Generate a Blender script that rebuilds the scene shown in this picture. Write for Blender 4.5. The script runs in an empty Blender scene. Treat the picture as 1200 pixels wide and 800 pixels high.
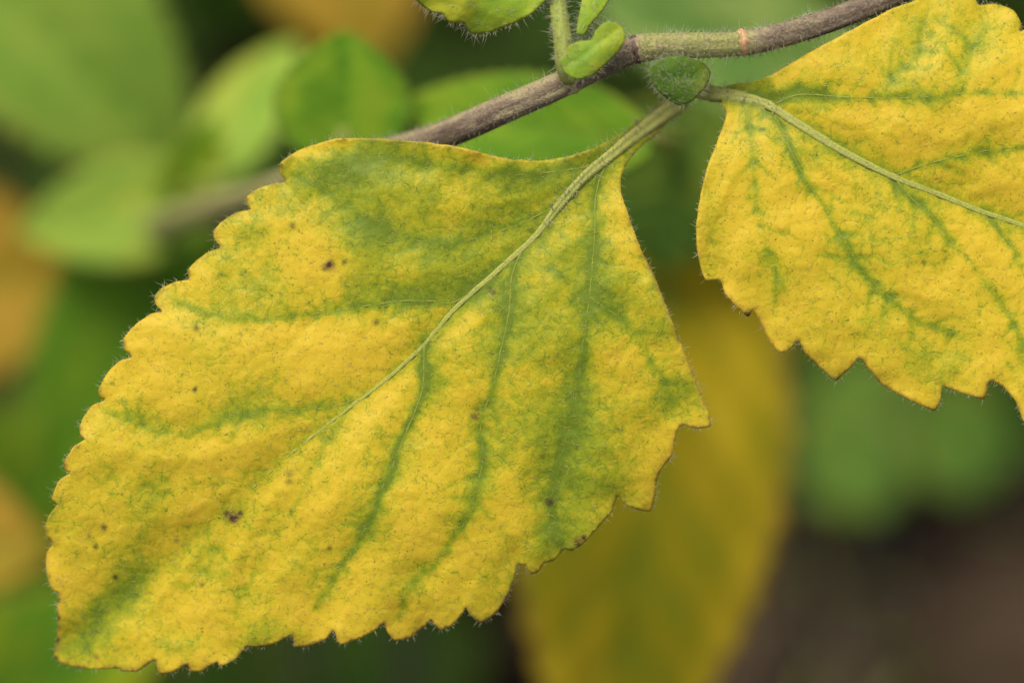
import bpy, math, random
import numpy as np
from mathutils import Vector, Matrix
from mathutils.geometry import delaunay_2d_cdt

random.seed(7)
RNG = np.random.default_rng(7)
SC = bpy.context.scene
COL = SC.collection

# ------------------------------------------------------------------ camera
PITCH = math.radians(55)                 # looking down into the shrub
F = np.array([0, math.cos(PITCH), -math.sin(PITCH)])
U = np.array([0, math.sin(PITCH), math.cos(PITCH)])
R = np.array([1.0, 0, 0])
FD = 0.30                                # metres from lens to the leaf
W0 = FD * 36 / 100                       # width of the view at the leaf
PX = W0 / 1200                           # metres per photo pixel at the leaf
FOC = np.array([0, 0, 0.245])            # the leaf hangs 24 cm above the soil
CAM = FOC - F * FD
cd = bpy.data.cameras.new('camera')
cam = bpy.data.objects.new('camera', cd)
COL.objects.link(cam)
cam.location = CAM
cam.rotation_euler = (math.pi / 2 - PITCH, 0, 0)
cd.lens = 100
cd.sensor_width = 36
cd.clip_start = 0.01
cd.clip_end = 50
cd.dof.use_dof = True
cd.dof.focus_distance = FD + 0.0005
cd.dof.aperture_fstop = 4.8
SC.camera = cam

# ------------------------------------------------------------------ light
SUN_EL, SUN_AZ = math.radians(72), math.radians(-50)   # azimuth from +Y towards +X
world = bpy.data.worlds.new('World')
SC.world = world
world.use_nodes = True
wn = world.node_tree
bg = wn.nodes['Background']
sky = wn.nodes.new('ShaderNodeTexSky')
sky.sky_type = 'NISHITA'
sky.sun_disc = False
sky.sun_elevation = SUN_EL
sky.sun_rotation = SUN_AZ
sky.air_density = 1.0
sky.dust_density = 4.0
sky.ozone_density = 0.6
hs = wn.nodes.new('ShaderNodeHueSaturation')       # thin overcast: the sky's blue is washed out
hs.inputs['Saturation'].default_value = 0.45
wn.links.new(sky.outputs[0], hs.inputs['Color'])
wn.links.new(hs.outputs[0], bg.inputs[0])
bg.inputs[1].default_value = 0.065
sd = bpy.data.lights.new('sun', 'SUN')
sun = bpy.data.objects.new('sun', sd)
COL.objects.link(sun)
sd.energy = 1.5
sd.angle = math.radians(30)
sd.color = (1.0, 0.93, 0.82)
sdir = Vector((math.sin(SUN_AZ) * math.cos(SUN_EL), math.cos(SUN_AZ) * math.cos(SUN_EL), math.sin(SUN_EL)))
sun.rotation_euler = sdir.to_track_quat('Z', 'Y').to_euler()
sun.location = (0, 0, 3)
vs = SC.view_settings
vs.view_transform = 'Standard'
vs.look = 'None'
vs.gamma = 1
vs.use_curve_mapping = False
vs.exposure = 1.03
SC.cycles.max_bounces = 5
SC.cycles.diffuse_bounces = 3
SC.cycles.glossy_bounces = 2
SC.cycles.transmission_bounces = 3


# ------------------------------------------------------------------ helpers
def P(x, y, dz=0.0):
    """point at photo position (x, y), dz millimetres behind the plane of focus"""
    x, y, dz = np.broadcast_arrays(np.asarray(x, float), np.asarray(y, float), np.asarray(dz, float))
    d = FD + dz * 0.001
    s = PX * d / FD
    return CAM + np.multiply.outer((x - 600) * s, R) + np.multiply.outer(-(y - 400) * s, U) + np.multiply.outer(d, F)


_G = RNG.random((256, 256))


def vnoise(x, y):
    xi, yi = np.floor(x).astype(int), np.floor(y).astype(int)
    fx, fy = x - xi, y - yi
    fx, fy = fx * fx * (3 - 2 * fx), fy * fy * (3 - 2 * fy)
    g = lambda a, b: _G[a % 256, b % 256]
    return (g(xi, yi) * (1 - fx) + g(xi + 1, yi) * fx) * (1 - fy) + (g(xi, yi + 1) * (1 - fx) + g(xi + 1, yi + 1) * fx) * fy


def fbm(x, y, o=4):
    s, a, t = 0, 1.0, 0
    for k in range(o):
        s = s + a * vnoise(x * 2 ** k + 17.3 * k, y * 2 ** k + 5.1 * k)
        t += a
        a *= 0.5
    return s / t - 0.5


def spline(pts, step, closed=False, sharp=0.0):
    """centripetal Catmull-Rom through the points, resampled about every step"""
    p = np.asarray(pts, float)
    n = len(p)
    out = []
    for i in range(n if closed else n - 1):
        if closed:
            a, b, c, d = p[(i - 1) % n], p[i], p[(i + 1) % n], p[(i + 2) % n]
        else:
            b, c = p[i], p[i + 1]
            a = p[i - 1] if i > 0 else 2 * b - c
            d = p[i + 2] if i + 2 < n else 2 * c - b
        t0 = 0
        t1 = t0 + max(np.linalg.norm(b - a), 1e-9) ** 0.5
        t2 = t1 + max(np.linalg.norm(c - b), 1e-9) ** 0.5
        t3 = t2 + max(np.linalg.norm(d - c), 1e-9) ** 0.5
        k = max(1, int(round(np.linalg.norm(c - b) / step)))
        for j in range(k):
            t = t1 + (t2 - t1) * j / k
            A1 = (t1 - t) / (t1 - t0) * a + (t - t0) / (t1 - t0) * b
            A2 = (t2 - t) / (t2 - t1) * b + (t - t1) / (t2 - t1) * c
            A3 = (t3 - t) / (t3 - t2) * c + (t - t2) / (t3 - t2) * d
            B1 = (t2 - t) / (t2 - t0) * A1 + (t - t0) / (t2 - t0) * A2
            B2 = (t3 - t) / (t3 - t1) * A2 + (t - t1) / (t3 - t1) * A3
            c_ = (t2 - t) / (t2 - t1) * B1 + (t - t1) / (t2 - t1) * B2
            out.append(c_ * (1 - sharp) + sharp * (b + (c - b) * j / k))
    if not closed:
        out.append(p[-1])
    return np.array(out)


def dist_poly(Q, poly, closed=False):
    """distance of points Q to a polyline, the position along it (0..1) and the side"""
    p = np.asarray(poly, float)
    if closed:
        p = np.vstack([p, p[:1]])
    seg = np.linalg.norm(np.diff(p, axis=0), axis=1)
    cum = np.concatenate([[0], np.cumsum(seg)])
    best = np.full(len(Q), 1e9)
    tt = np.zeros(len(Q))
    side = np.zeros(len(Q))
    for i in range(len(p) - 1):
        a, e = p[i], p[i + 1] - p[i]
        L2 = max(e @ e, 1e-12)
        w = Q - a
        t = np.clip((w @ e) / L2, 0, 1)
        d = np.linalg.norm(w - t[:, None] * e, axis=1)
        m = d < best
        best[m] = d[m]
        tt[m] = ((cum[i] + t * seg[i]) / cum[-1])[m]
        side[m] = np.sign(e[0] * w[:, 1] - e[1] * w[:, 0])[m]
    return best, tt, side


def inside(Q, poly):
    p = np.asarray(poly)
    c = np.zeros(len(Q), bool)
    j = len(p) - 1
    for i in range(len(p)):
        yi, yj, xi, xj = p[i, 1], p[j, 1], p[i, 0], p[j, 0]
        if yi != yj:
            c ^= ((yi > Q[:, 1]) != (yj > Q[:, 1])) & (Q[:, 0] < (xj - xi) * (Q[:, 1] - yi) / (yj - yi) + xi)
        j = i
    return c


def sstep(a, b, x):
    t = np.clip((x - a) / (b - a), 0, 1)
    return t * t * (3 - 2 * t)


def tag(o, label=None, cat=None, group=None, kind=None):
    for k, v in (('label', label), ('category', cat), ('group', group), ('kind', kind)):
        if v:
            o[k] = v
    return o


def empty(name, loc, label, cat, group=None):
    o = bpy.data.objects.new(name, None)
    COL.objects.link(o)
    o.location = loc
    o.empty_display_size = 0.01
    return tag(o, label, cat, group)


def mesh_obj(name, verts, faces, material, root=None, parent=None, attrs=None, label=None, kind=None, thick=0, smooth=True):
    """one mesh object from world-space vertices; root is the Empty of its thing"""
    verts = np.asarray(verts, float)
    if root is not None:
        verts = verts - np.array(root.location)
    me = bpy.data.meshes.new(name)
    me.from_pydata(verts.tolist(), [], faces if isinstance(faces, list) else faces.tolist())
    for k, v in (attrs or {}).items():
        v = np.asarray(v, np.float32)
        if v.ndim == 2:
            me.attributes.new(k, 'FLOAT_VECTOR', 'POINT').data.foreach_set('vector', v.ravel())
        else:
            me.attributes.new(k, 'FLOAT', 'POINT').data.foreach_set('value', v)
    if smooth:
        me.polygons.foreach_set('use_smooth', np.ones(len(me.polygons), bool))
    me.materials.append(material)
    me.update()
    o = bpy.data.objects.new(name, me)
    COL.objects.link(o)
    if parent is not None or root is not None:
        o.parent = parent if parent is not None else root
    if thick:
        m = o.modifiers.new('thickness', 'SOLIDIFY')
        m.thickness = thick
        m.offset = -1
    return tag(o, label, None, None, kind)


# ------------------------------------------------------------------ materials
class Nodes:
    def __init__(self, name):
        self.m = bpy.data.materials.new(name)
        self.m.use_nodes = True
        self.t = self.m.node_tree
        self.t.nodes.clear()

    def n(self, kind, **inp):
        nd = self.t.nodes.new(kind)
        for k, v in inp.items():
            if k.startswith('_'):
                setattr(nd, k[1:], v)
            else:
                key = int(k[1:]) if k[0] == 'i' and k[1:].isdigit() else k.replace('__', ' ')
                self.put(nd.inputs[key], v)
        return nd

    def put(self, sock, v):
        if isinstance(v, bpy.types.NodeSocket):
            self.t.links.new(v, sock)
        else:
            sock.default_value = v

    def math(self, op, a, b=0.0, clamp=False):
        nd = self.n('ShaderNodeMath', _operation=op, _use_clamp=clamp, i0=a, i1=b)
        return nd.outputs[0]

    def mix(self, f, a, b, mode='MIX'):
        nd = self.n('ShaderNodeMix', _data_type='RGBA', _blend_type=mode)
        self.put(nd.inputs[0], f)
        self.put(nd.inputs[6], a)
        self.put(nd.inputs[7], b)
        return nd.outputs[2]

    def attr(self, name, vec=False):
        return self.n('ShaderNodeAttribute', _attribute_name=name).outputs[1 if vec else 2]

    def noise(self, vec, scale, detail=3.0, rough=0.55, col=False, dist=0.0):
        nd = self.n('ShaderNodeTexNoise', Vector=vec, Scale=scale, Detail=detail, Roughness=rough, Distortion=dist)
        return nd.outputs[1 if col else 0]

    def ramp(self, f, stops):
        nd = self.n('ShaderNodeValToRGB')
        self.put(nd.inputs[0], f)
        el = nd.color_ramp.elements
        while len(el) < len(stops):
            el.new(0.5)
        for e, (p, c) in zip(el, stops):
            e.position = p
            e.color = c if len(c) == 4 else (*c, 1)
        return nd.outputs[0]

    def remap(self, v, a, b, c=0.0, d=1.0):
        nd = self.n('ShaderNodeMapRange', _clamp=True, i0=v, i1=a, i2=b, i3=c, i4=d)
        return nd.outputs[0]

    def warp(self, vec, scale, amount):
        c = self.noise(vec, scale, 2.0, 0.5, col=True)
        s = self.n('ShaderNodeVectorMath', _operation='SUBTRACT', i0=c, i1=(0.5, 0.5, 0.5)).outputs[0]
        s = self.n('ShaderNodeVectorMath', _operation='SCALE', i0=s)
        s.inputs['Scale'].default_value = amount
        return self.n('ShaderNodeVectorMath', _operation='ADD', i0=vec, i1=s.outputs[0]).outputs[0]

    def finish(self, col, rough, bump=None, bump_dist=0.0001, bump_str=1.0, spec=0.3, transl=0.0, tcol=None):
        b = self.n('ShaderNodeBsdfPrincipled', Base__Color=col, Roughness=rough)
        b.inputs['Specular IOR Level'].default_value = spec
        if bump is not None:
            nb = self.n('ShaderNodeBump', Height=bump, Strength=bump_str, Distance=bump_dist)
            self.t.links.new(nb.outputs[0], b.inputs['Normal'])
        sh = b.outputs[0]
        if transl:
            tr = self.n('ShaderNodeBsdfTranslucent', Color=tcol if tcol is not None else col)
            mx = self.n('ShaderNodeMixShader', i0=transl)
            self.t.links.new(sh, mx.inputs[1])
            self.t.links.new(tr.outputs[0], mx.inputs[2])
            sh = mx.outputs[0]
        out = self.n('ShaderNodeOutputMaterial')
        self.t.links.new(sh, out.inputs[0])
        return self.m


def leaf_material(name, stops, rim, speck=1.0, grain=0.85, rough=0.5, rimamt=0.6):
    """leaf skin: pigment from the leaf's own vein / blotch attributes, mottled by noise"""
    N = Nodes(name)
    v = N.attr('flat', True)
    g, edge, brown = N.attr('green'), N.attr('edge'), N.attr('brown')
    w = N.warp(v, 7.0, 0.10)
    n2 = N.noise(w, 7.5, 5.0, 0.72)
    n3 = N.noise(w, 38.0, 2.0, 0.7)
    cell = N.n('ShaderNodeTexVoronoi', _feature='DISTANCE_TO_EDGE', Vector=w, Scale=7.0).outputs[0]
    net = N.remap(cell, 0.0, 0.06, 1.0, 0.0)
    f = N.math('ADD', g, N.math('MULTIPLY', N.math('SUBTRACT', n2, 0.5), grain * 1.25))
    f = N.math('ADD', f, N.math('MULTIPLY', N.math('SUBTRACT', n3, 0.5), grain * 0.6))
    gate = N.remap(N.noise(v, 4.5, 2.0, 0.6), 0.40, 0.58)
    f = N.math('ADD', f, N.math('MULTIPLY', N.math('MULTIPLY', net, gate), 0.24), True)
    col = N.ramp(f, stops)
    # fine light / dark pile of the short hairs
    pn = N.noise(v, 62.0, 1.0, 0.6)
    pile = N.remap(pn, 0.28, 0.72, 0.92, 1.08)
    cmb = N.n('ShaderNodeCombineColor', Red=pile, Green=pile, Blue=pile).outputs[0]
    col = N.mix(1.0, col, cmb, 'MULTIPLY')
    # dark specks and broken threads along the smallest veins
    sp = N.n('ShaderNodeTexVoronoi', _feature='F1', Vector=w, Scale=15.0).outputs[0]
    spm = N.math('MULTIPLY', N.remap(sp, 0.08, 0.19, 1.0, 0.0), gate)
    thread = N.math('MULTIPLY', N.remap(cell, 0.0, 0.035, 1.0, 0.0), N.remap(n2, 0.52, 0.62))
    sm = N.math('MULTIPLY', N.math('MAXIMUM', spm, N.math('MULTIPLY', thread, 0.55)), 0.72 * speck, True)
    col = N.mix(sm, col, (0.11, 0.08, 0.02, 1))
    # purple-brown rim and necrotic spots
    em = N.math('MULTIPLY', edge, N.remap(n2, 0.36, 0.62), True)
    col = N.mix(N.math('MULTIPLY', em, rimamt), col, (*rim, 1))
    bm = N.math('MULTIPLY', brown, N.remap(n2, 0.32, 0.5, 0.6, 1.3), True)
    col = N.mix(bm, col, (0.085, 0.045, 0.026, 1))
    return N.finish(col, rough, N.math('ADD', N.math('MULTIPLY', N.noise(v, 32.0, 1.0, 0.6), 0.6), N.math('MULTIPLY', N.remap(cell, 0.0, 0.3), 0.6)), 0.00008, 0.5, 0.2, 0.24)


def plain_leaf_material(name, stops, rim):
    N = Nodes(name)
    v = N.attr('flat', True)
    f = N.math('ADD', N.attr('green'), N.math('MULTIPLY', N.math('SUBTRACT', N.noise(v, 6.0, 3.0, 0.65), 0.5), 0.5), True)
    col = N.mix(N.math('MULTIPLY', N.attr('edge'), 0.5), N.ramp(f, stops), (*rim, 1))
    return N.finish(col, 0.6, spec=0.04, transl=0.22)


YELLOW = [(0.06, (0.76, 0.545, 0.035)), (0.32, (0.64, 0.505, 0.024)), (0.52, (0.43, 0.425, 0.018)), (0.76, (0.28, 0.34, 0.016)), (1.0, (0.18, 0.255, 0.018))]
M_YEL = leaf_material('yellowing_leaf_skin', YELLOW, (0.36, 0.16, 0.06), rimamt=0.85)


def green_leaf_mat(name, a, b, c, rim=(0.20, 0.14, 0.05), speck=None):
    st = [(0.05, a), (0.45, b), (0.95, c)]
    return plain_leaf_material(name, st, rim) if speck is None else leaf_material(name, st, rim, speck, 0.4)


M_PALE = green_leaf_mat('pale_green_leaf_skin', (0.40, 0.47, 0.06), (0.28, 0.43, 0.06), (0.19, 0.35, 0.04))
M_MID = green_leaf_mat('mid_green_leaf_skin', (0.42, 0.49, 0.02), (0.19, 0.39, 0.025), (0.11, 0.29, 0.02))
M_DEEP = green_leaf_mat('shade_darkened_leaf_skin', (0.035, 0.075, 0.007), (0.025, 0.055, 0.006), (0.016, 0.038, 0.005))  # darker than real foliage: shade of the deep gaps put into the colour
M_SOFT = green_leaf_mat('soft_pale_leaf_skin', (0.27, 0.37, 0.09), (0.16, 0.28, 0.06), (0.10, 0.21, 0.04))
M_GRASS = green_leaf_mat('grass_green_leaf_skin', (0.24, 0.37, 0.025), (0.15, 0.31, 0.02), (0.09, 0.23, 0.015))
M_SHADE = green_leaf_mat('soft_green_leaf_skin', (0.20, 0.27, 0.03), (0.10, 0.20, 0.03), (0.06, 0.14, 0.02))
M_ORANGE = green_leaf_mat('orange_yellow_leaf_skin', (0.52, 0.32, 0.045), (0.45, 0.30, 0.03), (0.31, 0.26, 0.03), rim=(0.3, 0.12, 0.05))
M_OLIVE = green_leaf_mat('olive_yellow_leaf_skin', (0.66, 0.49, 0.025), (0.43, 0.335, 0.014), (0.24, 0.26, 0.012), rim=(0.35, 0.10, 0.08))
M_YOUNG = green_leaf_mat('young_leaf_skin', (0.50, 0.52, 0.035), (0.31, 0.45, 0.03), (0.19, 0.35, 0.025), speck=0.15, rim=(0.25, 0.30, 0.05))
M_BUDLEAF = green_leaf_mat('dark_young_leaf_skin', (0.25, 0.34, 0.03), (0.13, 0.25, 0.02), (0.08, 0.18, 0.015), speck=0.2, rim=(0.12, 0.2, 0.03))
M_DEAD = green_leaf_mat('dead_leaf_skin', (0.12, 0.08, 0.05), (0.08, 0.052, 0.033), (0.05, 0.033, 0.02), rim=(0.08, 0.05, 0.03))


def vein_material(name, a, b):
    N = Nodes(name)
    v = N.attr('flat', True)
    n = N.noise(v, 14.0, 5.0, 0.7)
    n2 = N.noise(v, 45.0, 3.0, 0.7)
    t = N.attr('tint')
    col = N.mix(N.math('ADD', t, N.math('MULTIPLY', N.math('SUBTRACT', n, 0.5), 1.1), True), (*a, 1), (*b, 1))
    p = N.remap(n2, 0.3, 0.7, 0.75, 1.25)
    col = N.mix(1.0, col, N.n('ShaderNodeCombineColor', Red=p, Green=p, Blue=p).outputs[0], 'MULTIPLY')
    return N.finish(col, 0.5, N.math('ADD', n, n2), 0.00012, 0.7, 0.3, 0.1)


M_RIB = vein_material('midrib_skin', (0.42, 0.43, 0.12), (0.40, 0.42, 0.06))
M_DVEIN = vein_material('shade_darkened_vein_skin', (0.04, 0.08, 0.01), (0.03, 0.06, 0.008))  # veins darkened to match, the same gap shade in their colour
M_PET = vein_material('petiole_skin', (0.48, 0.45, 0.12), (0.30, 0.34, 0.06))
M_VEIN = vein_material('side_vein_skin', (0.22, 0.28, 0.03), (0.36, 0.36, 0.03))
M_SHOOT = vein_material('green_shoot_skin', (0.40, 0.43, 0.10), (0.27, 0.35, 0.05))
M_BGSTEM = vein_material('shaded_stem_skin', (0.20, 0.18, 0.12), (0.14, 0.16, 0.05))


def stem_material():
    N = Nodes('hairy_stem_skin')
    v = N.attr('flat', True)
    st = N.n('ShaderNodeMapping', Vector=v)
    st.inputs['Scale'].default_value = (0.35, 1, 1)
    n = N.noise(st.outputs[0], 10.0, 5.0, 0.68)
    n2 = N.noise(v, 30.0, 4.0, 0.7)
    n3 = N.noise(v, 5.0, 3.0, 0.6)
    t = N.attr('tint')
    f = N.math('ADD', t, N.math('MULTIPLY', N.math('SUBTRACT', n, 0.5), 1.3))
    f = N.math('ADD', f, N.math('MULTIPLY', N.math('SUBTRACT', n3, 0.5), 0.6), True)
    col = N.ramp(f, [(0.08, (0.34, 0.34, 0.10)), (0.38, (0.40, 0.33, 0.17)), (0.62, (0.28, 0.21, 0.135)), (0.95, (0.16, 0.105, 0.075))])
    p = N.remap(n2, 0.3, 0.72, 0.62, 1.35)
    col = N.mix(1.0, col, N.n('ShaderNodeCombineColor', Red=p, Green=p, Blue=p).outputs[0], 'MULTIPLY')
    col = N.mix(N.remap(n2, 0.60, 0.72, 0.0, 0.5), col, (0.48, 0.42, 0.26, 1))
    return N.finish(col, 0.55, N.math('ADD', N.math('MULTIPLY', n, 1.5), n2), 0.00025, 0.8, 0.3)


M_STEM = stem_material()


def plain(name, c, rough=0.5, transl=0.0, var=0.3, scale=300.0):
    N = Nodes(name)
    co = N.n('ShaderNodeTexCoord').outputs['Object']
    p = N.remap(N.noise(co, scale, 3.0, 0.6), 0.3, 0.7, 1 - var, 1 + var)
    col = N.mix(1.0, (*c, 1), N.n('ShaderNodeCombineColor', Red=p, Green=p, Blue=p).outputs[0], 'MULTIPLY')
    return N.finish(col, rough, transl=transl, spec=0.4)


M_HAIR = plain('white_hair', (0.62, 0.60, 0.42), 0.4, 0.4)
M_HAIRY = plain('yellow_tinged_hair', (0.74, 0.62, 0.22), 0.4, 0.35)
M_HAIRB = plain('brownish_hair', (0.40, 0.30, 0.18), 0.45, 0.3)
M_SCAR = plain('leaf_scar_tissue', (0.62, 0.36, 0.17), 0.6, 0.1, 0.35, 2500.0)
M_NODE = plain('purple_node_tissue', (0.13, 0.075, 0.06), 0.55, 0.0, 0.5, 2500.0)
M_CREAM = plain('cream_node_tissue', (0.55, 0.44, 0.22), 0.55, 0.1, 0.3, 2500.0)
M_TWIG = plain('dry_twig_bark', (0.12, 0.08, 0.06), 0.8, 0.0, 0.5, 400.0)
M_PEBBLE = plain('pebble_stone', (0.22, 0.18, 0.15), 0.8, 0.0, 0.4, 200.0)


def soil_material():
    N = Nodes('dark_garden_soil')
    co = N.n('ShaderNodeTexCoord').outputs['Object']
    n = N.noise(co, 13.0, 4.0, 0.55)
    n2 = N.noise(co, 220.0, 4.0, 0.7)
    col = N.ramp(n, [(0.43, (0.004, 0.003, 0.002)), (0.5, (0.02, 0.013, 0.009)), (0.57, (0.09, 0.061, 0.042))])
    p = N.remap(n2, 0.3, 0.7, 0.6, 1.4)
    col = N.mix(1.0, col, N.n('ShaderNodeCombineColor', Red=p, Green=p, Blue=p).outputs[0], 'MULTIPLY')
    return N.finish(col, 0.9, N.math('ADD', n, N.math('MULTIPLY', n2, 0.3)), 0.006, 0.9, 0.03)


# ------------------------------------------------------------------ shape builders
def tube(path, radii, ref=None, seg=14, prof=None, cap=True):
    """swept tube; angle 0 faces ref (default: up towards the open sky side of the leaf)"""
    p = np.asarray(path, float)
    n = len(p)
    r = np.broadcast_to(np.asarray(radii, float), (n,))
    ref = -F if ref is None else np.asarray(ref, float)
    T = np.gradient(p, axis=0)
    T /= np.linalg.norm(T, axis=1)[:, None] + 1e-12
    B = np.cross(T, ref)
    B /= np.linalg.norm(B, axis=1)[:, None] + 1e-12
    Nn = np.cross(B, T)
    th = np.linspace(0, 2 * math.pi, seg, endpoint=False)
    k = np.ones((n, seg)) if prof is None else prof(th[None, :], np.linspace(0, 1, n)[:, None])
    rr = r[:, None] * k
    V = p[:, None, :] + rr[..., None] * (np.cos(th)[None, :, None] * Nn[:, None, :] + np.sin(th)[None, :, None] * B[:, None, :])
    s = np.concatenate([[0], np.cumsum(np.linalg.norm(np.diff(p, axis=0), axis=1))]) / PX / 100
    flat = np.stack([np.repeat(s, seg), (rr * np.cos(th)).ravel() / PX / 100, (rr * np.sin(th)).ravel() / PX / 100], 1)
    fc = []
    for i in range(n - 1):
        for j in range(seg):
            a, b = i * seg + j, i * seg + (j + 1) % seg
            fc.append((a, b, b + seg, a + seg))
    if cap:
        fc.append(tuple(range(seg - 1, -1, -1)))
        fc.append(tuple(range((n - 1) * seg, n * seg)))
    return V.reshape(-1, 3), fc, flat, np.repeat(np.linspace(0, 1, n), seg), np.tile(th, n)


def hairs(base, dirs, length, rad, droop=None, rings=3):
    """many tapered three-sided hairs as one mesh"""
    base, dirs = np.asarray(base, float), np.asarray(dirs, float)
    n = len(base)
    dirs = dirs / (np.linalg.norm(dirs, axis=1)[:, None] + 1e-12)
    length = np.broadcast_to(length, (n,))
    rad = np.broadcast_to(rad, (n,))
    bend = RNG.normal(0, 0.35, (n, 3)) if droop is None else np.asarray(droop) + RNG.normal(0, 0.22, (n, 3))
    a = np.cross(dirs, np.array([0.31, 0.77, 0.55]))
    a /= np.linalg.norm(a, axis=1)[:, None] + 1e-12
    b = np.cross(dirs, a)
    V = np.zeros((n, rings * 3 + 1, 3))
    for k in range(rings):
        t = k / rings
        c = base + dirs * (length * t)[:, None] + bend * (length * t * t)[:, None]
        rr = rad * (1 - 0.75 * t)
        for j in range(3):
            an = 2 * math.pi * j / 3
            V[:, k * 3 + j] = c + (rr * math.cos(an))[:, None] * a + (rr * math.sin(an))[:, None] * b
    V[:, -1] = base + dirs * length[:, None] + bend * length[:, None]
    f = []
    for k in range(rings - 1):
        for j in range(3):
            q = (j + 1) % 3
            f.append([k * 3 + j, k * 3 + q, k * 3 + 3 + q])
            f.append([k * 3 + j, k * 3 + 3 + q, k * 3 + 3 + j])
    t0 = (rings - 1) * 3
    for j in range(3):
        f.append([t0 + j, t0 + (j + 1) % 3, rings * 3])
    f = np.array(f)
    Fc = (f[None] + (np.arange(n) * (rings * 3 + 1))[:, None, None]).reshape(-1, 3)
    return V.reshape(-1, 3), Fc


def cdt_leaf(outline, spacing):
    o = np.asarray(outline)
    mn, mx = o.min(0), o.max(0)
    xs = np.arange(mn[0], mx[0], spacing)
    ys = np.arange(mn[1], mx[1], spacing * 0.866)
    gx, gy = np.meshgrid(xs, ys)
    gx = gx + (np.arange(len(ys)) % 2)[:, None] * spacing / 2
    Q = np.stack([gx.ravel(), gy.ravel()], 1) + RNG.normal(0, spacing * 0.08, (gx.size, 2))
    Q = Q[inside(Q, o)]
    d, _, _ = dist_poly(Q, o, True)
    Q = Q[d > spacing * 0.6]
    allp = np.vstack([o, Q])
    n = len(o)
    res = delaunay_2d_cdt([Vector(p) for p in allp], [(i, (i + 1) % n) for i in range(n)], [], 1, 1e-4)
    V = np.array([tuple(v) for v in res[0]])
    fc = []
    for f in res[2]:
        a, b, c = V[f[0]], V[f[1]], V[f[2]]
        # wound so that the upper face looks towards the viewer side (photo y runs down)
        if (b[0] - a[0]) * (c[1] - a[1]) - (b[1] - a[1]) * (c[0] - a[0]) > 0:
            fc.append((f[0], f[2], f[1]))
        else:
            fc.append(tuple(f))
    return V, fc


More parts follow.
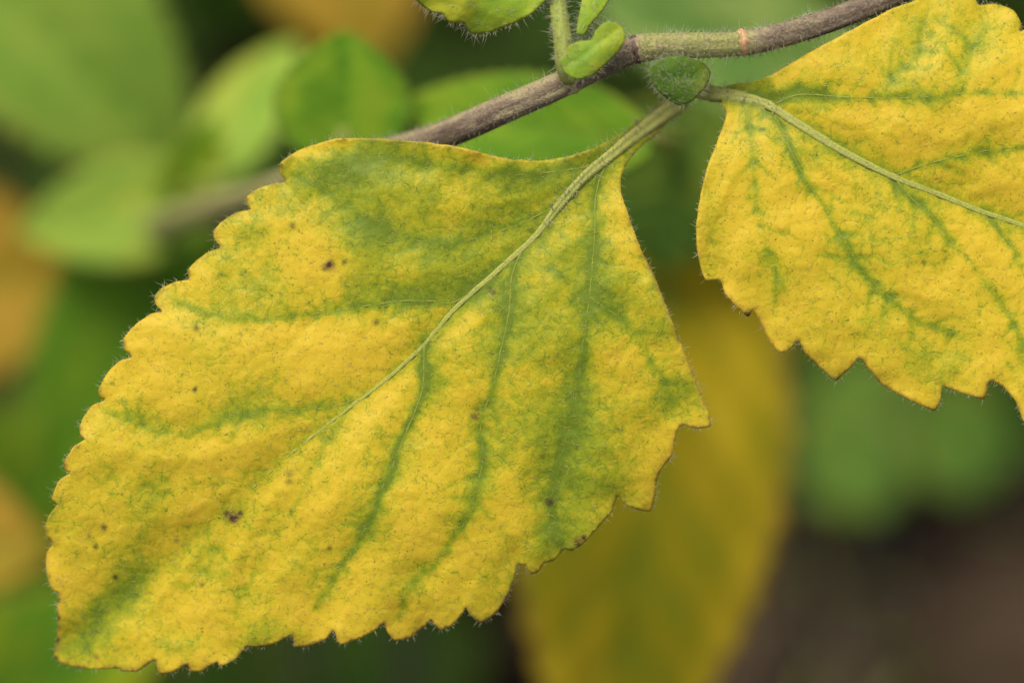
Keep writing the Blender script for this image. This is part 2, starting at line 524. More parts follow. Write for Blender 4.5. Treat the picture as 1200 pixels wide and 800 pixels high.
def traced_leaf(root, material, outline, midrib, veins, blots, spots, depth, spacing, label, name='leaf', thick=0.00016,
                branch_amt=0.0, fade=0.0, rib=(6.0, 1.0), relief=0.36, hair_edge=900, hair_top=3000, edge_w=3.6, base_green=0.1, rim_of=None,
                hair_len=(3, 9), hair_mat=None):
    """a leaf whose blade follows a measured outline, bent in depth by depth(x, y, ...)"""
    ol = spline(outline, 3.0, True, 0.45)
    ol = ol + np.stack([fbm(ol[:, 0] / 9, ol[:, 1] / 9, 2), fbm(ol[:, 1] / 9 + 50, ol[:, 0] / 9, 2)], 1) * 1.3
    V, fc = cdt_leaf(ol, spacing)
    mid = spline(midrib, 12)
    vs_ = [(spline(v[0], 10), v[1], v[2]) for v in veins]

    def field(Q, with_relief=True):
        dm, tm, sm = dist_poly(Q, mid)
        z = depth(Q[:, 0], Q[:, 1], dm, tm, sm)
        if with_relief:
            dv = dm.copy()
            for v, w, s in vs_:
                dv = np.minimum(dv, dist_poly(Q, v)[0])
            de = dist_poly(Q, ol[::2], True)[0]
            z = z - relief * (1 - np.exp(-(dv / 26) ** 2)) - relief * 0.5 * fbm(Q[:, 0] / 24, Q[:, 1] / 24, 3) * 2 * (1 - np.exp(-(dm / 16) ** 2))
            z = z + 0.9 * fbm(Q[:, 0] / 45 + 9, Q[:, 1] / 45, 2) * np.exp(-de / 28) * 2
        return z

    z = field(V)
    W = P(V[:, 0], V[:, 1], z)
    dm, tm, sm = dist_poly(V, mid)
    keep = np.ones(len(V))
    Vw = V + np.stack([fbm(V[:, 0] / 22 + 3, V[:, 1] / 22, 3), fbm(V[:, 0] / 22, V[:, 1] / 22 + 60, 3)], 1) * 10
    for v, w, s in vs_:
        d, t, _ = dist_poly(Vw, v)
        ww = w * (0.75 + 0.9 * (fbm(V[:, 0] / 40 + w, V[:, 1] / 40, 3) + 0.5) * 0.9)
        keep *= 1 - np.clip(0.92 * s * (0.42 * np.exp(-(d / ww) ** 2) + 0.95 * np.exp(-(d / 5.0) ** 2) * (0.55 + 0.9 * vnoise(V[:, 0] / 25, V[:, 1] / 25))) * (1 - 0.4 * t), 0, 0.97)
    tw = np.zeros(len(V))
    rg = np.random.default_rng(len(V))
    for v, w, s in [(mid, 0, 0.5)] + vs_:
        st = 0
        for i in range(1, len(v) - 2):
            st += np.linalg.norm(v[i] - v[i - 1])
            if st < 24 or branch_amt == 0:
                continue
            st = rg.uniform(-8, 6)
            tdir = v[i + 1] - v[i]
            tdir = tdir / (np.linalg.norm(tdir) + 1e-9)
            for sg in (-1, 1):
                a0 = sg * rg.uniform(0.7, 1.25)
                q, p = [v[i]], v[i].copy()
                for k in range(rg.integers(4, 8)):
                    c, z_ = math.cos(a0), math.sin(a0)
                    p = p + np.array([tdir[0] * c - tdir[1] * z_, tdir[0] * z_ + tdir[1] * c]) * 9
                    a0 += rg.normal(-sg * 0.05, 0.22)
                    q.append(p.copy())
                q = np.array(q)
                bb = ((V > q.min(0) - 14) & (V < q.max(0) + 14)).all(1)
                if not bb.any():
                    continue
                d, t, _ = dist_poly(V[bb], q)
                tw[bb] = np.maximum(tw[bb], np.exp(-(d / 3.2) ** 2) * (1 - 0.75 * t) * rg.uniform(0.3, 1.0))
    W = P(V[:, 0], V[:, 1], z + 0.10 * relief * tw * 2)
    g = base_green + branch_amt * tw + (1 - keep) + 0.85 * fbm(V[:, 0] / 60, V[:, 1] / 60, 5)
    g = np.maximum(g, (0.70 + 0.6 * fbm(V[:, 0] / 20, V[:, 1] / 20, 2)) * np.exp(-(dm / 16) ** 2) * (1 - 0.6 * tm))
    wx = V[:, 0] + 38 * fbm(V[:, 0] / 40, V[:, 1] / 40, 3)
    wy = V[:, 1] + 38 * fbm(V[:, 0] / 40 + 31, V[:, 1] / 40 + 7, 3)
    for (x, y, rx, ry, an, s) in blots:
        c, q = math.cos(math.radians(an)), math.sin(math.radians(an))
        u, v = (wx - x) * c + (wy - y) * q, -(wx - x) * q + (wy - y) * c
        g = g + 1.15 * s * np.exp(-(u / rx) ** 2 - (v / ry) ** 2)
    br = np.zeros(len(V))
    for (x, y, r, s) in spots:
        br = np.maximum(br, s * np.exp(-(np.hypot(V[:, 0] - x, V[:, 1] - y) / r) ** 3))
    de = dist_poly(V, ol[::2], True)[0]
    ed = np.exp(-(de / edge_w) ** 2)
    if rim_of is not None:
        ed = ed * rim_of(V[:, 0], V[:, 1])
    flat = np.stack([V[:, 0] / 100, V[:, 1] / 100, np.zeros(len(V))], 1)
    leaf = mesh_obj(name, W, fc, material, root, None, dict(green=g, edge=ed, brown=br, flat=flat), label, thick=thick)
    # midrib and side veins stand as low ridges on the blade
    mz = field(mid)
    mz_s = np.convolve(np.pad(mz, 1, mode='edge'), np.ones(3) / 3, 'valid')
    rr = np.maximum(rib[0] * (1 - np.linspace(0, 1, len(mid)) ** 0.55) , rib[1]) * PX
    tv, tf, fl, tt, th = tube(P(mid[:, 0], mid[:, 1], mz_s + 0.02 + 0.5 * np.clip(np.linspace(0, 1, len(mid)) - 0.5, 0, 1) * fade), rr, seg=16,
                              prof=lambda a, t: 1 / np.sqrt((np.cos(a) / 0.22) ** 2 + np.sin(a) ** 2) * (1 - 0.2 * np.exp(-(np.minimum(a, 2 * np.pi - a) / 0.3) ** 2)))
    mesh_obj('midrib', tv, tf, M_RIB, root, leaf, dict(flat=fl, tint=0.3 + 0.9 * tt))
    for v, w, s in vs_:
        if s < 0.3:
            continue
        vz = field(v)
        rv = np.linspace(1.5, 0.3, len(v)) * PX * min(1.0, 0.45 + s)
        tv, tf, fl, tt, th = tube(P(v[:, 0], v[:, 1], vz + 0.09), rv, seg=8)
        mesh_obj('vein', tv, tf, M_VEIN, root, leaf, dict(flat=fl, tint=0.2 + 0.6 * tt))
    # margin hairs
    Vn = np.array([0.0])
    if hair_edge:
        n = len(ol)
        idx = RNG.integers(0, n, hair_edge)
        b = ol[idx] + (ol[(idx + 1) % n] - ol[idx]) * RNG.random((hair_edge, 1))
        tan = ol[(idx + 2) % n] - ol[idx - 2]
        nrm = np.stack([tan[:, 1], -tan[:, 0]], 1)
        test = inside(b + nrm / (np.linalg.norm(nrm, axis=1)[:, None] + 1e-9) * 3, ol)
        nrm[test] *= -1
        nrm /= np.linalg.norm(nrm, axis=1)[:, None] + 1e-9
        bz = field(b)
        sl = tan / (np.linalg.norm(tan, axis=1)[:, None] + 1e-9)
        d2 = nrm + sl * RNG.normal(0.0, 0.5, (hair_edge, 1))
        D = d2[:, :1] * R - d2[:, 1:] * U - F * RNG.normal(0.1, 0.5, (hair_edge, 1))
        hv, hf = hairs(P(b[:, 0], b[:, 1], bz + 0.1), D, RNG.uniform(*hair_len, hair_edge) * PX * RNG.choice([0.6, 1, 1], hair_edge), 0.30 * PX)
        mesh_obj('margin_hair', hv, hf, hair_mat or M_HAIR, root, leaf, kind='stuff')
    if hair_top:
        mn, mx = ol.min(0), ol.max(0)
        b = mn + RNG.random((int(hair_top * 2.2), 2)) * (mx - mn)
        b = b[inside(b, ol)][:hair_top]
        k = len(b)
        bz = field(b)
        an = RNG.normal(2.4, 0.8, k)
        D = np.cos(an)[:, None] * R + np.sin(an)[:, None] * U - F * RNG.uniform(0.25, 0.8, (k, 1))
        hv, hf = hairs(P(b[:, 0], b[:, 1], bz), D, RNG.uniform(4, 9, k) * PX, 0.27 * PX, rings=2)
        mesh_obj('blade_hair', hv, hf, M_HAIRY if material is M_YEL else M_HAIR, root, leaf, kind='stuff')
    return leaf, field


def leaf_blade(length, width, fold=0.18, curl=0.25, teeth=15, seed=0, wave=0.03, na=72, nb=9):
    """toothed ovate blade along +X, upper face +Z, with the pigment attributes"""
    r = np.random.default_rng(seed)
    ox, oy = r.random(2) * 40
    s = np.linspace(0, 1, na)
    t = np.linspace(-1, 1, 2 * nb + 1)
    w = (s + 0.004) ** 0.62 * (1.004 - s) ** 0.85
    w /= w.max()
    saw = (s * teeth) % 1.0
    toothed = 1 - 0.12 * np.where(saw < 0.8, 1 - (saw / 0.8) ** 0.6, (saw - 0.8) / 0.2) * sstep(0.12, 0.3, s)
    S, T_ = np.meshgrid(s, t, indexing='ij')
    hw = (w * width / 2)[:, None] * (1 + (toothed[:, None] - 1) * np.abs(T_) ** 3)
    Y = hw * T_
    X = S * length + 0.05 * length * np.abs(T_) * 0
    side = np.abs(Y) / (width / 2)
    Z = fold * np.abs(Y) * (1 - 0.5 * side) - curl * length * (S - 0.25) ** 2 * np.sign(S - 0.25)
    vp = (S * 7 + np.abs(T_) * w[:, None] * -2.2) % 1.0
    dv = np.minimum(vp, 1 - vp)
    Z = Z + 0.012 * width * (np.sin(dv * math.pi) ** 0.7)
    Z = Z + wave * width * 2 * fbm(S * 4 + ox, T_ * 2 + oy, 3) * side
    g = 0.30 + 0.45 * np.exp(-(dv / 0.12) ** 2) + 0.5 * np.exp(-(np.abs(Y) / (0.05 * width)) ** 2) + 1.5 * fbm(S * 4 + ox, T_ * 2.5 + oy, 3)
    ed = sstep(0.86, 1.0, np.abs(T_)) * np.ones_like(S)
    V = np.stack([X, Y, Z], -1).reshape(-1, 3)
    m = 2 * nb + 1
    fc = [(i * m + j, (i + 1) * m + j, (i + 1) * m + j + 1, i * m + j + 1) for i in range(na - 1) for j in range(m - 1)]
    flat = np.stack([X.ravel() / PX / 100 + ox, Y.ravel() / PX / 100, np.zeros(X.size)], 1)
    ribs = [np.stack([X[:, nb], Y[:, nb], Z[:, nb]], 1)]
    for k in range(1, 6):
        for sg in (-1, 1):
            q = []
            for a in np.linspace(0.04, 0.88, 8):
                sx = k / 7 + a * 2.2 / 7 * 0.8
                if sx > 0.96:
                    break
                i = sx * (na - 1)
                j = nb + sg * a * nb
                i0, j0 = int(i), int(math.floor(j))
                q.append(V.reshape(na, m, 3)[min(i0 + (i - i0 > .5), na - 1), min(max(int(round(j)), 0), m - 1)])
            if len(q) > 2:
                ribs.append(np.array(q))
    return V, fc, dict(green=g.ravel(), edge=ed.ravel(), brown=np.zeros(g.size), flat=flat), ribs


def frame(b, t, roll=0.0, up=None):
    x = t - b
    L = np.linalg.norm(x)
    x = x / L
    up = (-F) if up is None else np.asarray(up, float)
    y = np.cross(up, x)
    y /= np.linalg.norm(y)
    z = np.cross(x, y)
    c, s = math.cos(roll), math.sin(roll)
    y, z = c * y + s * z, -s * y + c * z
    return np.stack([x, y, z], 1), L


def grown_leaf(root, base, tip, width, material, attach, label=None, roll=0.0, up=None, seed=0, fold=0.18, curl=0.2, teeth=15, thick=0.0003, petiole=True):
    b, t = np.asarray(base), np.asarray(tip)
    M, L = frame(b, t, roll, up)
    V, fc, at, ribs = leaf_blade(L, width, fold, curl, teeth, seed)
    leaf = mesh_obj('leaf', V @ M.T + b, fc, material, root, None, at, label, thick=thick)
    for k, q in enumerate(ribs):
        q = spline(q, L / 24) if k else q
        rr = np.linspace(0.007 * L, 0.0012 * L, len(q)) if k == 0 else np.linspace(0.0022 * L, 0.0008 * L, len(q))
        tv, tf, fl, tt, _ = tube(q @ M.T + b - M[:, 2] * rr[0] * 0.4, rr, ref=M[:, 2], seg=6)
        mesh_obj('midrib' if k == 0 else 'vein', tv, tf, M_DVEIN if material is M_DEEP else M_VEIN, root, leaf, dict(flat=fl, tint=0.3 + 0.5 * tt))
    if petiole:
        a = np.asarray(attach)
        q = spline([a, a * 0.5 + b * 0.5 + np.array([0, 0, 0.0015]), b + M[:, 0] * 0.004], 0.002)
        tv, tf, fl, tt, _ = tube(q, np.linspace(0.0011, 0.0009, len(q)), ref=M[:, 2], seg=8)
        mesh_obj('petiole', tv, tf, M_DVEIN if material is M_DEEP else M_PET, root, leaf, dict(flat=fl, tint=tt))
    return leaf


# ------------------------------------------------------------------ soil
def ground():
    n = 221
    q = np.linspace(-1, 1, n)
    c = np.sinh(q * 3.2) / np.sinh(3.2) * 2.5
    X, Y = np.meshgrid(c, c, indexing='ij')
    cx, cy = 0.03, 0.20
    X, Y = X + cx, Y + cy
    Z = 0.012 * fbm(X * 25 + 40, Y * 25 + 40, 4) * 2 + 0.03 * fbm(X * 5, Y * 5, 2)
    V = np.stack([X, Y, Z], -1).reshape(-1, 3)
    fc = [(i * n + j, (i + 1) * n + j, (i + 1) * n + j + 1, i * n + j + 1) for i in range(n - 1) for j in range(n - 1)]
    o = mesh_obj('ground', V, fc, soil_material())
    tag(o, 'dark brown garden soil under the shrub', None, None, 'structure')
    return o


def ground_z(x, y):
    x, y = np.asarray(x, float), np.asarray(y, float)
    return 0.012 * fbm(x * 25 + 40, y * 25 + 40, 4) * 2 + 0.03 * fbm(x * 5, y * 5, 2)


def ground_at(px, py):
    """where the sight line through a photo position meets the soil"""
    p0, p1 = P(px, py, 0), P(px, py, 100)
    d = (p1 - p0)
    q = p0 + d * (-p0[2] / d[2])
    return np.array([q[0], q[1], float(ground_z(q[0], q[1]))])


ground()

# ------------------------------------------------------------------ the branch in focus
stem_path2 = [(-160, 640, 235), (-60, 480, 165), (60, 330, 120), (190, 262, 72), (300, 228, 40), (400, 192, 17), (505, 164, 7), (600, 124, 2.5), (668, 94, 1.2),
              (716, 70, 1.0), (752, 57, 0.6), (800, 54, 0.0), (870, 51, 0.0), (938, 35, 1.0), (1005, 12, 3.0), (1065, -14, 5), (1160, -62, 8), (1260, -130, 12), (1330, -190, 16)]
sp = np.array([P(*q) for q in stem_path2])
root_pt = np.array([sp[0][0] - 0.03, sp[0][1] - 0.005, 0])
root_pt[2] = ground_z(root_pt[0], root_pt[1]) - 0.004
sp = np.vstack([root_pt, sp])
branch = empty('shrub_branch', root_pt, 'hairy purple-brown branch in sharp focus bearing two large yellowing toothed leaves', 'branch')
path = spline(sp, 0.0006)
# photo x of every station, to place rings and tints
rel = path - CAM
dep = rel @ F
pxs = (rel @ R) / (PX * dep / FD) + 600
rad = np.interp(pxs, [-200, 190, 480, 640, 690, 742, 748, 770, 870, 940, 1060, 1330], [23, 19, 17.5, 16.5, 16, 15, 17, 15.5, 14.5, 14, 14, 9]) * PX


def stem_prof(a, t):
    return 1 + 0.04 * np.cos(4 * (a + 0.5)) + 0.02 * np.cos(9 * a + 40 * t) + 0.03 * np.sin(7 * a - 90 * t)


tv, tf, fl, tt, th = tube(path, rad, seg=28, prof=stem_prof)
pxv = np.repeat(pxs, 28)
tint = np.interp(pxv, [300, 440, 560, 640, 700, 742, 755, 800, 860, 880, 930, 1000, 1100], [0.25, 0.68, 0.72, 0.55, 0.75, 0.8, 0.15, 0.1, 0.12, 0.42, 0.65, 0.75, 0.75])
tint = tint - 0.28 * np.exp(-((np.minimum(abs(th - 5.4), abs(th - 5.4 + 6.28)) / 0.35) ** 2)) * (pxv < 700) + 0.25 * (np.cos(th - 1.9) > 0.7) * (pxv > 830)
stem = mesh_obj('stem', tv, tf, M_STEM, branch, None, dict(flat=fl, tint=tint), 'purple-brown hairy stem, greener between its two joints')


def at_px(x):
    i = int(np.argmin(abs(pxs - x)))
    T = path[min(i + 2, len(path) - 1)] - path[i - 2]
    return i, path[i], T / np.linalg.norm(T)


def ring(x, width, bulge, material, name, tilt=0.0, arc=None, label=None):
    i, c, T = at_px(x)
    q = np.array([c + T * w for w in np.linspace(-width, width, 9)])
    prof = np.exp(-(np.linspace(-1, 1, 9) / 0.6) ** 2)
    rr = rad[i] * (0.96 + bulge * prof)
    def pf(a, t):
        k = 1 + 0.05 * np.sin(5 * a + 2) + 0.04 * np.cos(11 * a)
        if arc is not None:
            k = k * (0.88 + 0.12 * sstep(-0.2, 0.2, np.cos(a - arc)))
        return k
    v, f, flt, t, _ = tube(q, rr, seg=28, prof=pf)
    return mesh_obj(name, v, f, material, branch, stem, dict(flat=flt, tint=t), label)


ring(872, 0.00055, 0.22, M_SCAR, 'leaf_scar', arc=5.6, label='peach coloured ring scar round the stem')
ring(746, 0.00035, 0.12, M_NODE, 'stem_joint', label='purple swollen joint of the stem')
ring(670, 0.0009, 0.14, M_CREAM, 'stem_joint', label='cream joint where the side shoot leaves')

# hairs of the stem
m = (pxs > 440) & (pxs < 1300)
ii = RNG.choice(np.where(m)[0], 4200, p=(lambda w: w / w.sum())(np.where((pxs[m] > 700) & (pxs[m] < 960), 3.2, 1.0)))
T = np.gradient(path, axis=0)[ii]
T /= np.linalg.norm(T, axis=1)[:, None]
B = np.cross(T, -F)
B /= np.linalg.norm(B, axis=1)[:, None]
Nn = np.cross(B, T)
an = RNG.uniform(0, 2 * math.pi, len(ii))
Dn = np.cos(an)[:, None] * Nn + np.sin(an)[:, None] * B
hv, hf = hairs(path[ii] + Dn * rad[ii][:, None] * 0.97, Dn + T * RNG.normal(0, 0.55, (len(ii), 1)) + RNG.normal(0, 0.25, Dn.shape),
               RNG.uniform(5, 13, len(ii)) * PX * RNG.choice([0.4, 0.7, 1.0], len(ii)), 0.28 * PX)
mesh_obj('stem_hair', hv, hf, M_HAIR, branch, stem, kind='stuff')

# --- the large yellow leaf
OUT_A = [(790, 131), (773, 153), (750, 173), (735, 191), (728, 207), (728, 227), (737, 253), (750, 290), (767, 324), (783, 364), (800, 407), (815, 444),
         (827, 474), (833, 499), (817, 502), (799, 496), (793, 507), (787, 534), (775, 549), (770, 562), (768, 581), (762, 599), (747, 597), (733, 591),
         (724, 581), (718, 597), (703, 616), (683, 637), (670, 645), (661, 643), (657, 648), (648, 657), (638, 659), (630, 670), (622, 672), (616, 662), (607, 660),
         (603, 677), (593, 701), (580, 719), (563, 729), (550, 719), (546, 711), (542, 719), (530, 732), (516, 738), (510, 732), (506, 725), (497, 734),
         (480, 747), (463, 750), (455, 741), (450, 730), (440, 738), (423, 747), (400, 755), (396, 752), (391, 738), (380, 749), (363, 756), (347, 758), (342, 745),
         (320, 754), (300, 758), (290, 757), (277, 771), (257, 780), (255, 775), (237, 786), (223, 787), (220, 778), (203, 787), (187, 790), (182, 773),
         (160, 786), (143, 786), (140, 783), (117, 784), (93, 782), (72, 777), (64, 769), (67, 747), (68, 727), (67, 707), (70, 696), (62, 691), (57, 681), (54, 664),
         (55, 647), (62, 637), (55, 629), (53, 617), (58, 602), (67, 590), (61, 586), (63, 575), (70, 562), (82, 554), (75, 549), (75, 541), (87, 522),
         (100, 514), (95, 510), (93, 502), (97, 490), (108, 475), (123, 468), (116, 465), (115, 457), (127, 435), (142, 422), (155, 418), (147, 411), (144, 401),
         (147, 393), (157, 382), (177, 367), (190, 365), (183, 358), (181, 347), (190, 337), (207, 330), (222, 327), (219, 319), (230, 305), (245, 295),
         (258, 290), (252, 281), (251, 270), (260, 260), (277, 249), (294, 245), (289, 240), (288, 232), (300, 222), (320, 215), (335, 213), (328, 203), (327, 193),
         (340, 182), (360, 172), (378, 167), (393, 163), (433, 162), (467, 164), (500, 167), (533, 172), (567, 180), (600, 187), (633, 188), (667, 183), (693, 175),
         (733, 153), (760, 134), (782, 118)]
MID_A = [(782, 128), (733, 167), (693, 200), (660, 233), (630, 274), (587, 314), (533, 362), (493, 408), (450, 447), (400, 485), (345, 528), (270, 595), (180, 672), (110, 735), (70, 766)]
VEIN_A = [([(712, 186), (699, 225), (697, 274), (690, 354), (682, 410), (677, 454), (667, 500), (654, 540), (648, 590), (655, 635)], 17, 0.62),
          ([(692, 348), (707, 360), (733, 377), (753, 407), (772, 440), (790, 475)], 14, 0.38),
          ([(612, 292), (600, 324), (597, 364), (587, 410), (577, 454), (563, 500), (566, 534), (555, 584), (543, 614), (513, 654), (487, 681), (466, 725)], 16, 0.60),
          ([(497, 404), (497, 420), (495, 457), (480, 497), (467, 527), (458, 551), (440, 587), (423, 627), (400, 662), (372, 712)], 13, 0.66),
          ([(400, 486), (372, 540), (345, 590), (305, 655), (268, 735)], 12, 0.22),
          ([(280, 588), (250, 650), (205, 720)], 10, 0.16),
          ([(560, 338), (527, 356), (508, 353), (467, 353), (433, 358), (400, 363), (335, 372), (270, 372), (200, 352)], 15, 0.52),
          ([(655, 240), (610, 262), (555, 280), (500, 284), (440, 264), (385, 226), (345, 205)], 19, 0.42),
          ([(700, 194), (660, 200), (610, 205), (540, 197), (450, 185)], 14, 0.38),
          ([(440, 455), (393, 477), (333, 480), (277, 486), (213, 508), (120, 480)], 13, 0.34),
          ([(320, 548), (270, 562), (200, 570), (110, 560)], 11, 0.15)]
BLOT_A = [(750, 163, 45, 26, 0, .30), (640, 215, 70, 30, -30, .22), (420, 215, 110, 50, 5, .20), (520, 250, 90, 45, 20, .16), (300, 300, 60, 40, 0, .08), (570, 330, 50, 25, -30, .14), (600, 205, 70, 20, 5, .30), (395, 195, 75, 26, -10, .36), (470, 225, 110, 42, 8, .20), (500, 300, 75, 32, 20, .34), (425, 265, 50, 25, 20, .26), (490, 342, 70, 20, 0, .40),
          (350, 250, 40, 22, 20, .16), (310, 345, 80, 25, 15, .18), (245, 300, 30, 14, 0, .10), (220, 360, 30, 12, 30, .14),
          (690, 330, 95, 120, 0, .20), (600, 400, 90, 70, 60, .14), (510, 440, 18, 40, 0, .34), (660, 500, 70, 55, 0, .26), (655, 575, 55, 60, 0, .34), (645, 640, 35, 25, 0, .34), (565, 545, 26, 45, 10, .28),
          (700, 540, 55, 40, 0, .16), (650, 323, 10, 7, 0, .30), (440, 590, 20, 45, 15, .12), (480, 690, 35, 30, 0, .20), (445, 620, 26, 30, 0, .18),
          (150, 668, 42, 28, -50, .46), (118, 728, 42, 22, -50, .52), (80, 755, 26, 22, 0, .26), (215, 752, 40, 16, 0, .24), (325, 745, 40, 14, 0, .22), (390, 460, 60, 14, -25, .16),
          (265, 487, 45, 14, 0, .18), (130, 560, 40, 22, 0, .10), (130, 490, 30, 14, 0, .14), (780, 470, 26, 34, 0, .18), (720, 300, 26, 60, 20, .10), (290, 610, 30, 12, 40, .16),
          (440, 425, 70, 40, -35, -.16), (380, 385, 80, 16, 0, -.10), (460, 655, 60, 60, 0, -.10), (610, 455, 40, 24, 0, -.16), (530, 620, 30, 60, 20, -.14), (250, 420, 70, 30, 0, -.08)]
SPOT_A = [(387, 311, 6, .9), (381, 314, 4, .6), (274, 606, 7, .95), (267, 602, 5, .8), (281, 601, 4, .8), (230, 385, 4, .55), (228, 456, 3.2, .8), (122, 618, 4, .7), (112, 640, 3, .7), (135, 676, 3.2, .8),
          (105, 628, 2.5, .5), (207, 634, 2.8, .6), (237, 685, 3, .55), (343, 264, 4, .5), (404, 307, 3, .5), (644, 588, 5, .8), (678, 635, 6, .9), (684, 630, 4, .9), (578, 343, 4, .6), (574, 338, 2.6, .6),
          (557, 488, 5, .6), (559, 480, 3, .5), (69, 703, 3, .9), (68, 723, 3, .9), (67, 736, 2.6, .7), (67, 749, 3, .9), (66, 770, 3.4, .9), (441, 378, 3.5, .6), (340, 555, 5, .35), (338, 564, 4, .4), (386, 642, 3, .6),
          (113, 769, 3.5, .5)] + [(x, y, 4.0, .5) for x, y in ((327, 194), (288, 233), (251, 271), (219, 320), (181, 348), (144, 401), (115, 459), (93, 503), (75, 546), (54, 622))]


def depth_A(x, y, dm, tm, sm):
    dr = np.sqrt(dm ** 2 + 12.0 ** 2) - 12
    z = -2.5 * (1 - np.exp(-dr / 150.0)) + 4.6 * (dm / 330.0) ** 2.2
    z = z + 3.0 * np.clip(tm - 0.55, 0, 1) ** 2 * 4
    z = z + 1.4 * sstep(560, 780, y) + 1.2
    z = z + 5.0 * np.exp(-(np.hypot(x - 790, y - 122) / 75) ** 2)
    z = z + 0.7 * fbm(x / 130, y / 130, 2) * 2 * sstep(0.02, 0.2, tm)
    return z


leafA, fieldA = traced_leaf(branch, M_YEL, OUT_A, MID_A, VEIN_A, BLOT_A, SPOT_A, depth_A, 3.0,
                            'large yellow toothed leaf with mottled green vein bands, its tip pointing away from the stem', rib=(7.6, 0.9), fade=0.25, branch_amt=0.26, base_green=0.20,
                            rim_of=lambda x, y: 0.55 + 0.5 * (y > 690) + 0.3 * (x > 740), hair_top=4200, hair_edge=800)

# --- the second yellow leaf
OUT_B = [(846, 122), (851, 129), (850, 141), (840, 167), (830, 193), (821, 228), (816, 265), (818, 297), (827, 328), (843, 328), (850, 344), (863, 359), (877, 371), (882, 363), (890, 377), (900, 397), (915, 413),
         (928, 407), (936, 399), (943, 414), (960, 430), (980, 446), (990, 437), (1000, 427), (1006, 420), (1017, 431), (1033, 450), (1060, 465), (1096, 481), (1102, 467), (1105, 453), (1127, 460), (1154, 467),
         (1160, 446), (1177, 454), (1190, 470), (1200, 495), (1212, 500), (1222, 472), (1240, 478), (1272, 512), (1286, 516), (1292, 486), (1312, 492), (1345, 522), (1360, 524), (1364, 496), (1386, 500), (1420, 522),
         (1434, 522), (1436, 498), (1460, 500), (1494, 516), (1508, 512), (1508, 492), (1540, 496), (1575, 500), (1592, 494), (1600, 478), (1585, 450), (1590, 432), (1570, 408), (1550, 388), (1552, 370), (1530, 340), (1505, 318),
         (1508, 300), (1485, 268), (1455, 244), (1456, 226), (1432, 192), (1400, 166), (1402, 148), (1375, 112), (1340, 90), (1338, 74), (1305, 48), (1270, 36), (1264, 26), (1236, 22), (1205, 32), (1196, 38), (1197, 28), (1188, 13),
         (1168, 5), (1147, 6), (1142, -3), (1120, -11), (1092, -8), (1067, 3), (1047, 10), (1017, 25), (983, 43), (943, 65), (910, 85), (883, 96), (850, 102)]
MID_B = [(832, 110), (862, 113), (897, 121), (933, 144), (987, 177), (1047, 207), (1100, 228), (1147, 247), (1197, 264), (1300, 310), (1430, 380), (1530, 440), (1592, 482)]
VEIN_B = [([(905, 124), (933, 112), (1000, 115), (1067, 115), (1133, 110), (1197, 108), (1290, 120), (1380, 150)], 12, 0.55),
          ([(1030, 115), (1045, 95), (1060, 80), (1078, 60), (1090, 40)], 10, 0.30), ([(1120, 112), (1127, 85), (1138, 55), (1150, 30)], 9, 0.22),
          ([(1045, 208), (1073, 197), (1117, 185), (1197, 173), (1300, 190), (1420, 230)], 11, 0.45),
          ([(900, 124), (913, 147), (933, 190), (950, 220), (967, 247), (983, 274), (1007, 310), (1033, 340), (1083, 377), (1113, 390)], 12, 0.62),
          ([(1049, 209), (1070, 235), (1090, 252), (1107, 274), (1127, 297), (1153, 330), (1183, 370), (1205, 420)], 11, 0.55),
          ([(868, 118), (877, 140), (883, 187), (888, 253), (897, 284), (907, 317), (925, 360)], 10, 0.35),
          ([(1150, 249), (1185, 290), (1215, 340), (1270, 420)], 10, 0.4), ([(1300, 310), (1340, 370), (1400, 440)], 10, 0.4), ([(1300, 310), (1380, 310), (1470, 330)], 10, 0.4),
          ([(945, 222), (985, 235), (1010, 262)], 6, 0.12), ([(1115, 186), (1125, 215), (1120, 232)], 6, 0.14), ([(1107, 115), (1116, 140)], 6, 0.14), ([(1007, 310), (980, 300), (965, 318)], 6, 0.12), ([(1127, 297), (1105, 310), (1090, 322)], 6, 0.12)]
BLOT_B = [(868, 104, 45, 16, 0, .34), (860, 140, 14, 26, 0, .15), (1000, 190, 120, 60, 0, .05), (930, 107, 45, 14, 0, .34), (975, 90, 40, 18, -20, .18), (1060, 70, 45, 30, -40, .16), (830, 240, 14, 70, 5, .20), (835, 300, 18, 35, 0, .22), (900, 180, 22, 40, 10, .12), (1060, 400, 55, 40, 0, .20), (1010, 400, 40, 30, 0, .14), (1095, 440, 35, 30, 0, .16),
          (1190, 430, 30, 45, 0, .22), (900, 340, 40, 22, 30, .14), (1170, 270, 30, 16, 20, .12), (1130, 30, 60, 18, 0, .14), (1100, 150, 50, 20, 0, -.08), (1030, 250, 45, 30, 0, -.08), (1150, 420, 30, 30, 0, -.12), (960, 120, 40, 12, 0, .14)]
SPOT_B = [(876, 369, 5, .8), (1010, 424, 6, .45), (1158, 449, 4, .6), (1096, 479, 3, .5), (1008, 297, 2.4, .5), (1082, 307, 2.4, .6)]


def depth_B(x, y, dm, tm, sm):
    dr = np.sqrt(dm ** 2 + 12.0 ** 2) - 12
    z = -2.6 * (1 - np.exp(-dr / 140.0)) + 4.2 * (dm / 300.0) ** 2.0
    z = z + 3.0 * np.exp(-(np.hypot(x - 830, y - 110) / 70) ** 2) + 0.6 + 9 * np.clip(tm - 0.45, 0, 1) ** 2
    z = z + 1.5 * sstep(120, 0, y)
    z = z + 0.65 * fbm(x / 120 + 3, y / 120, 2) * 2 * sstep(0.02, 0.2, tm)
    return z


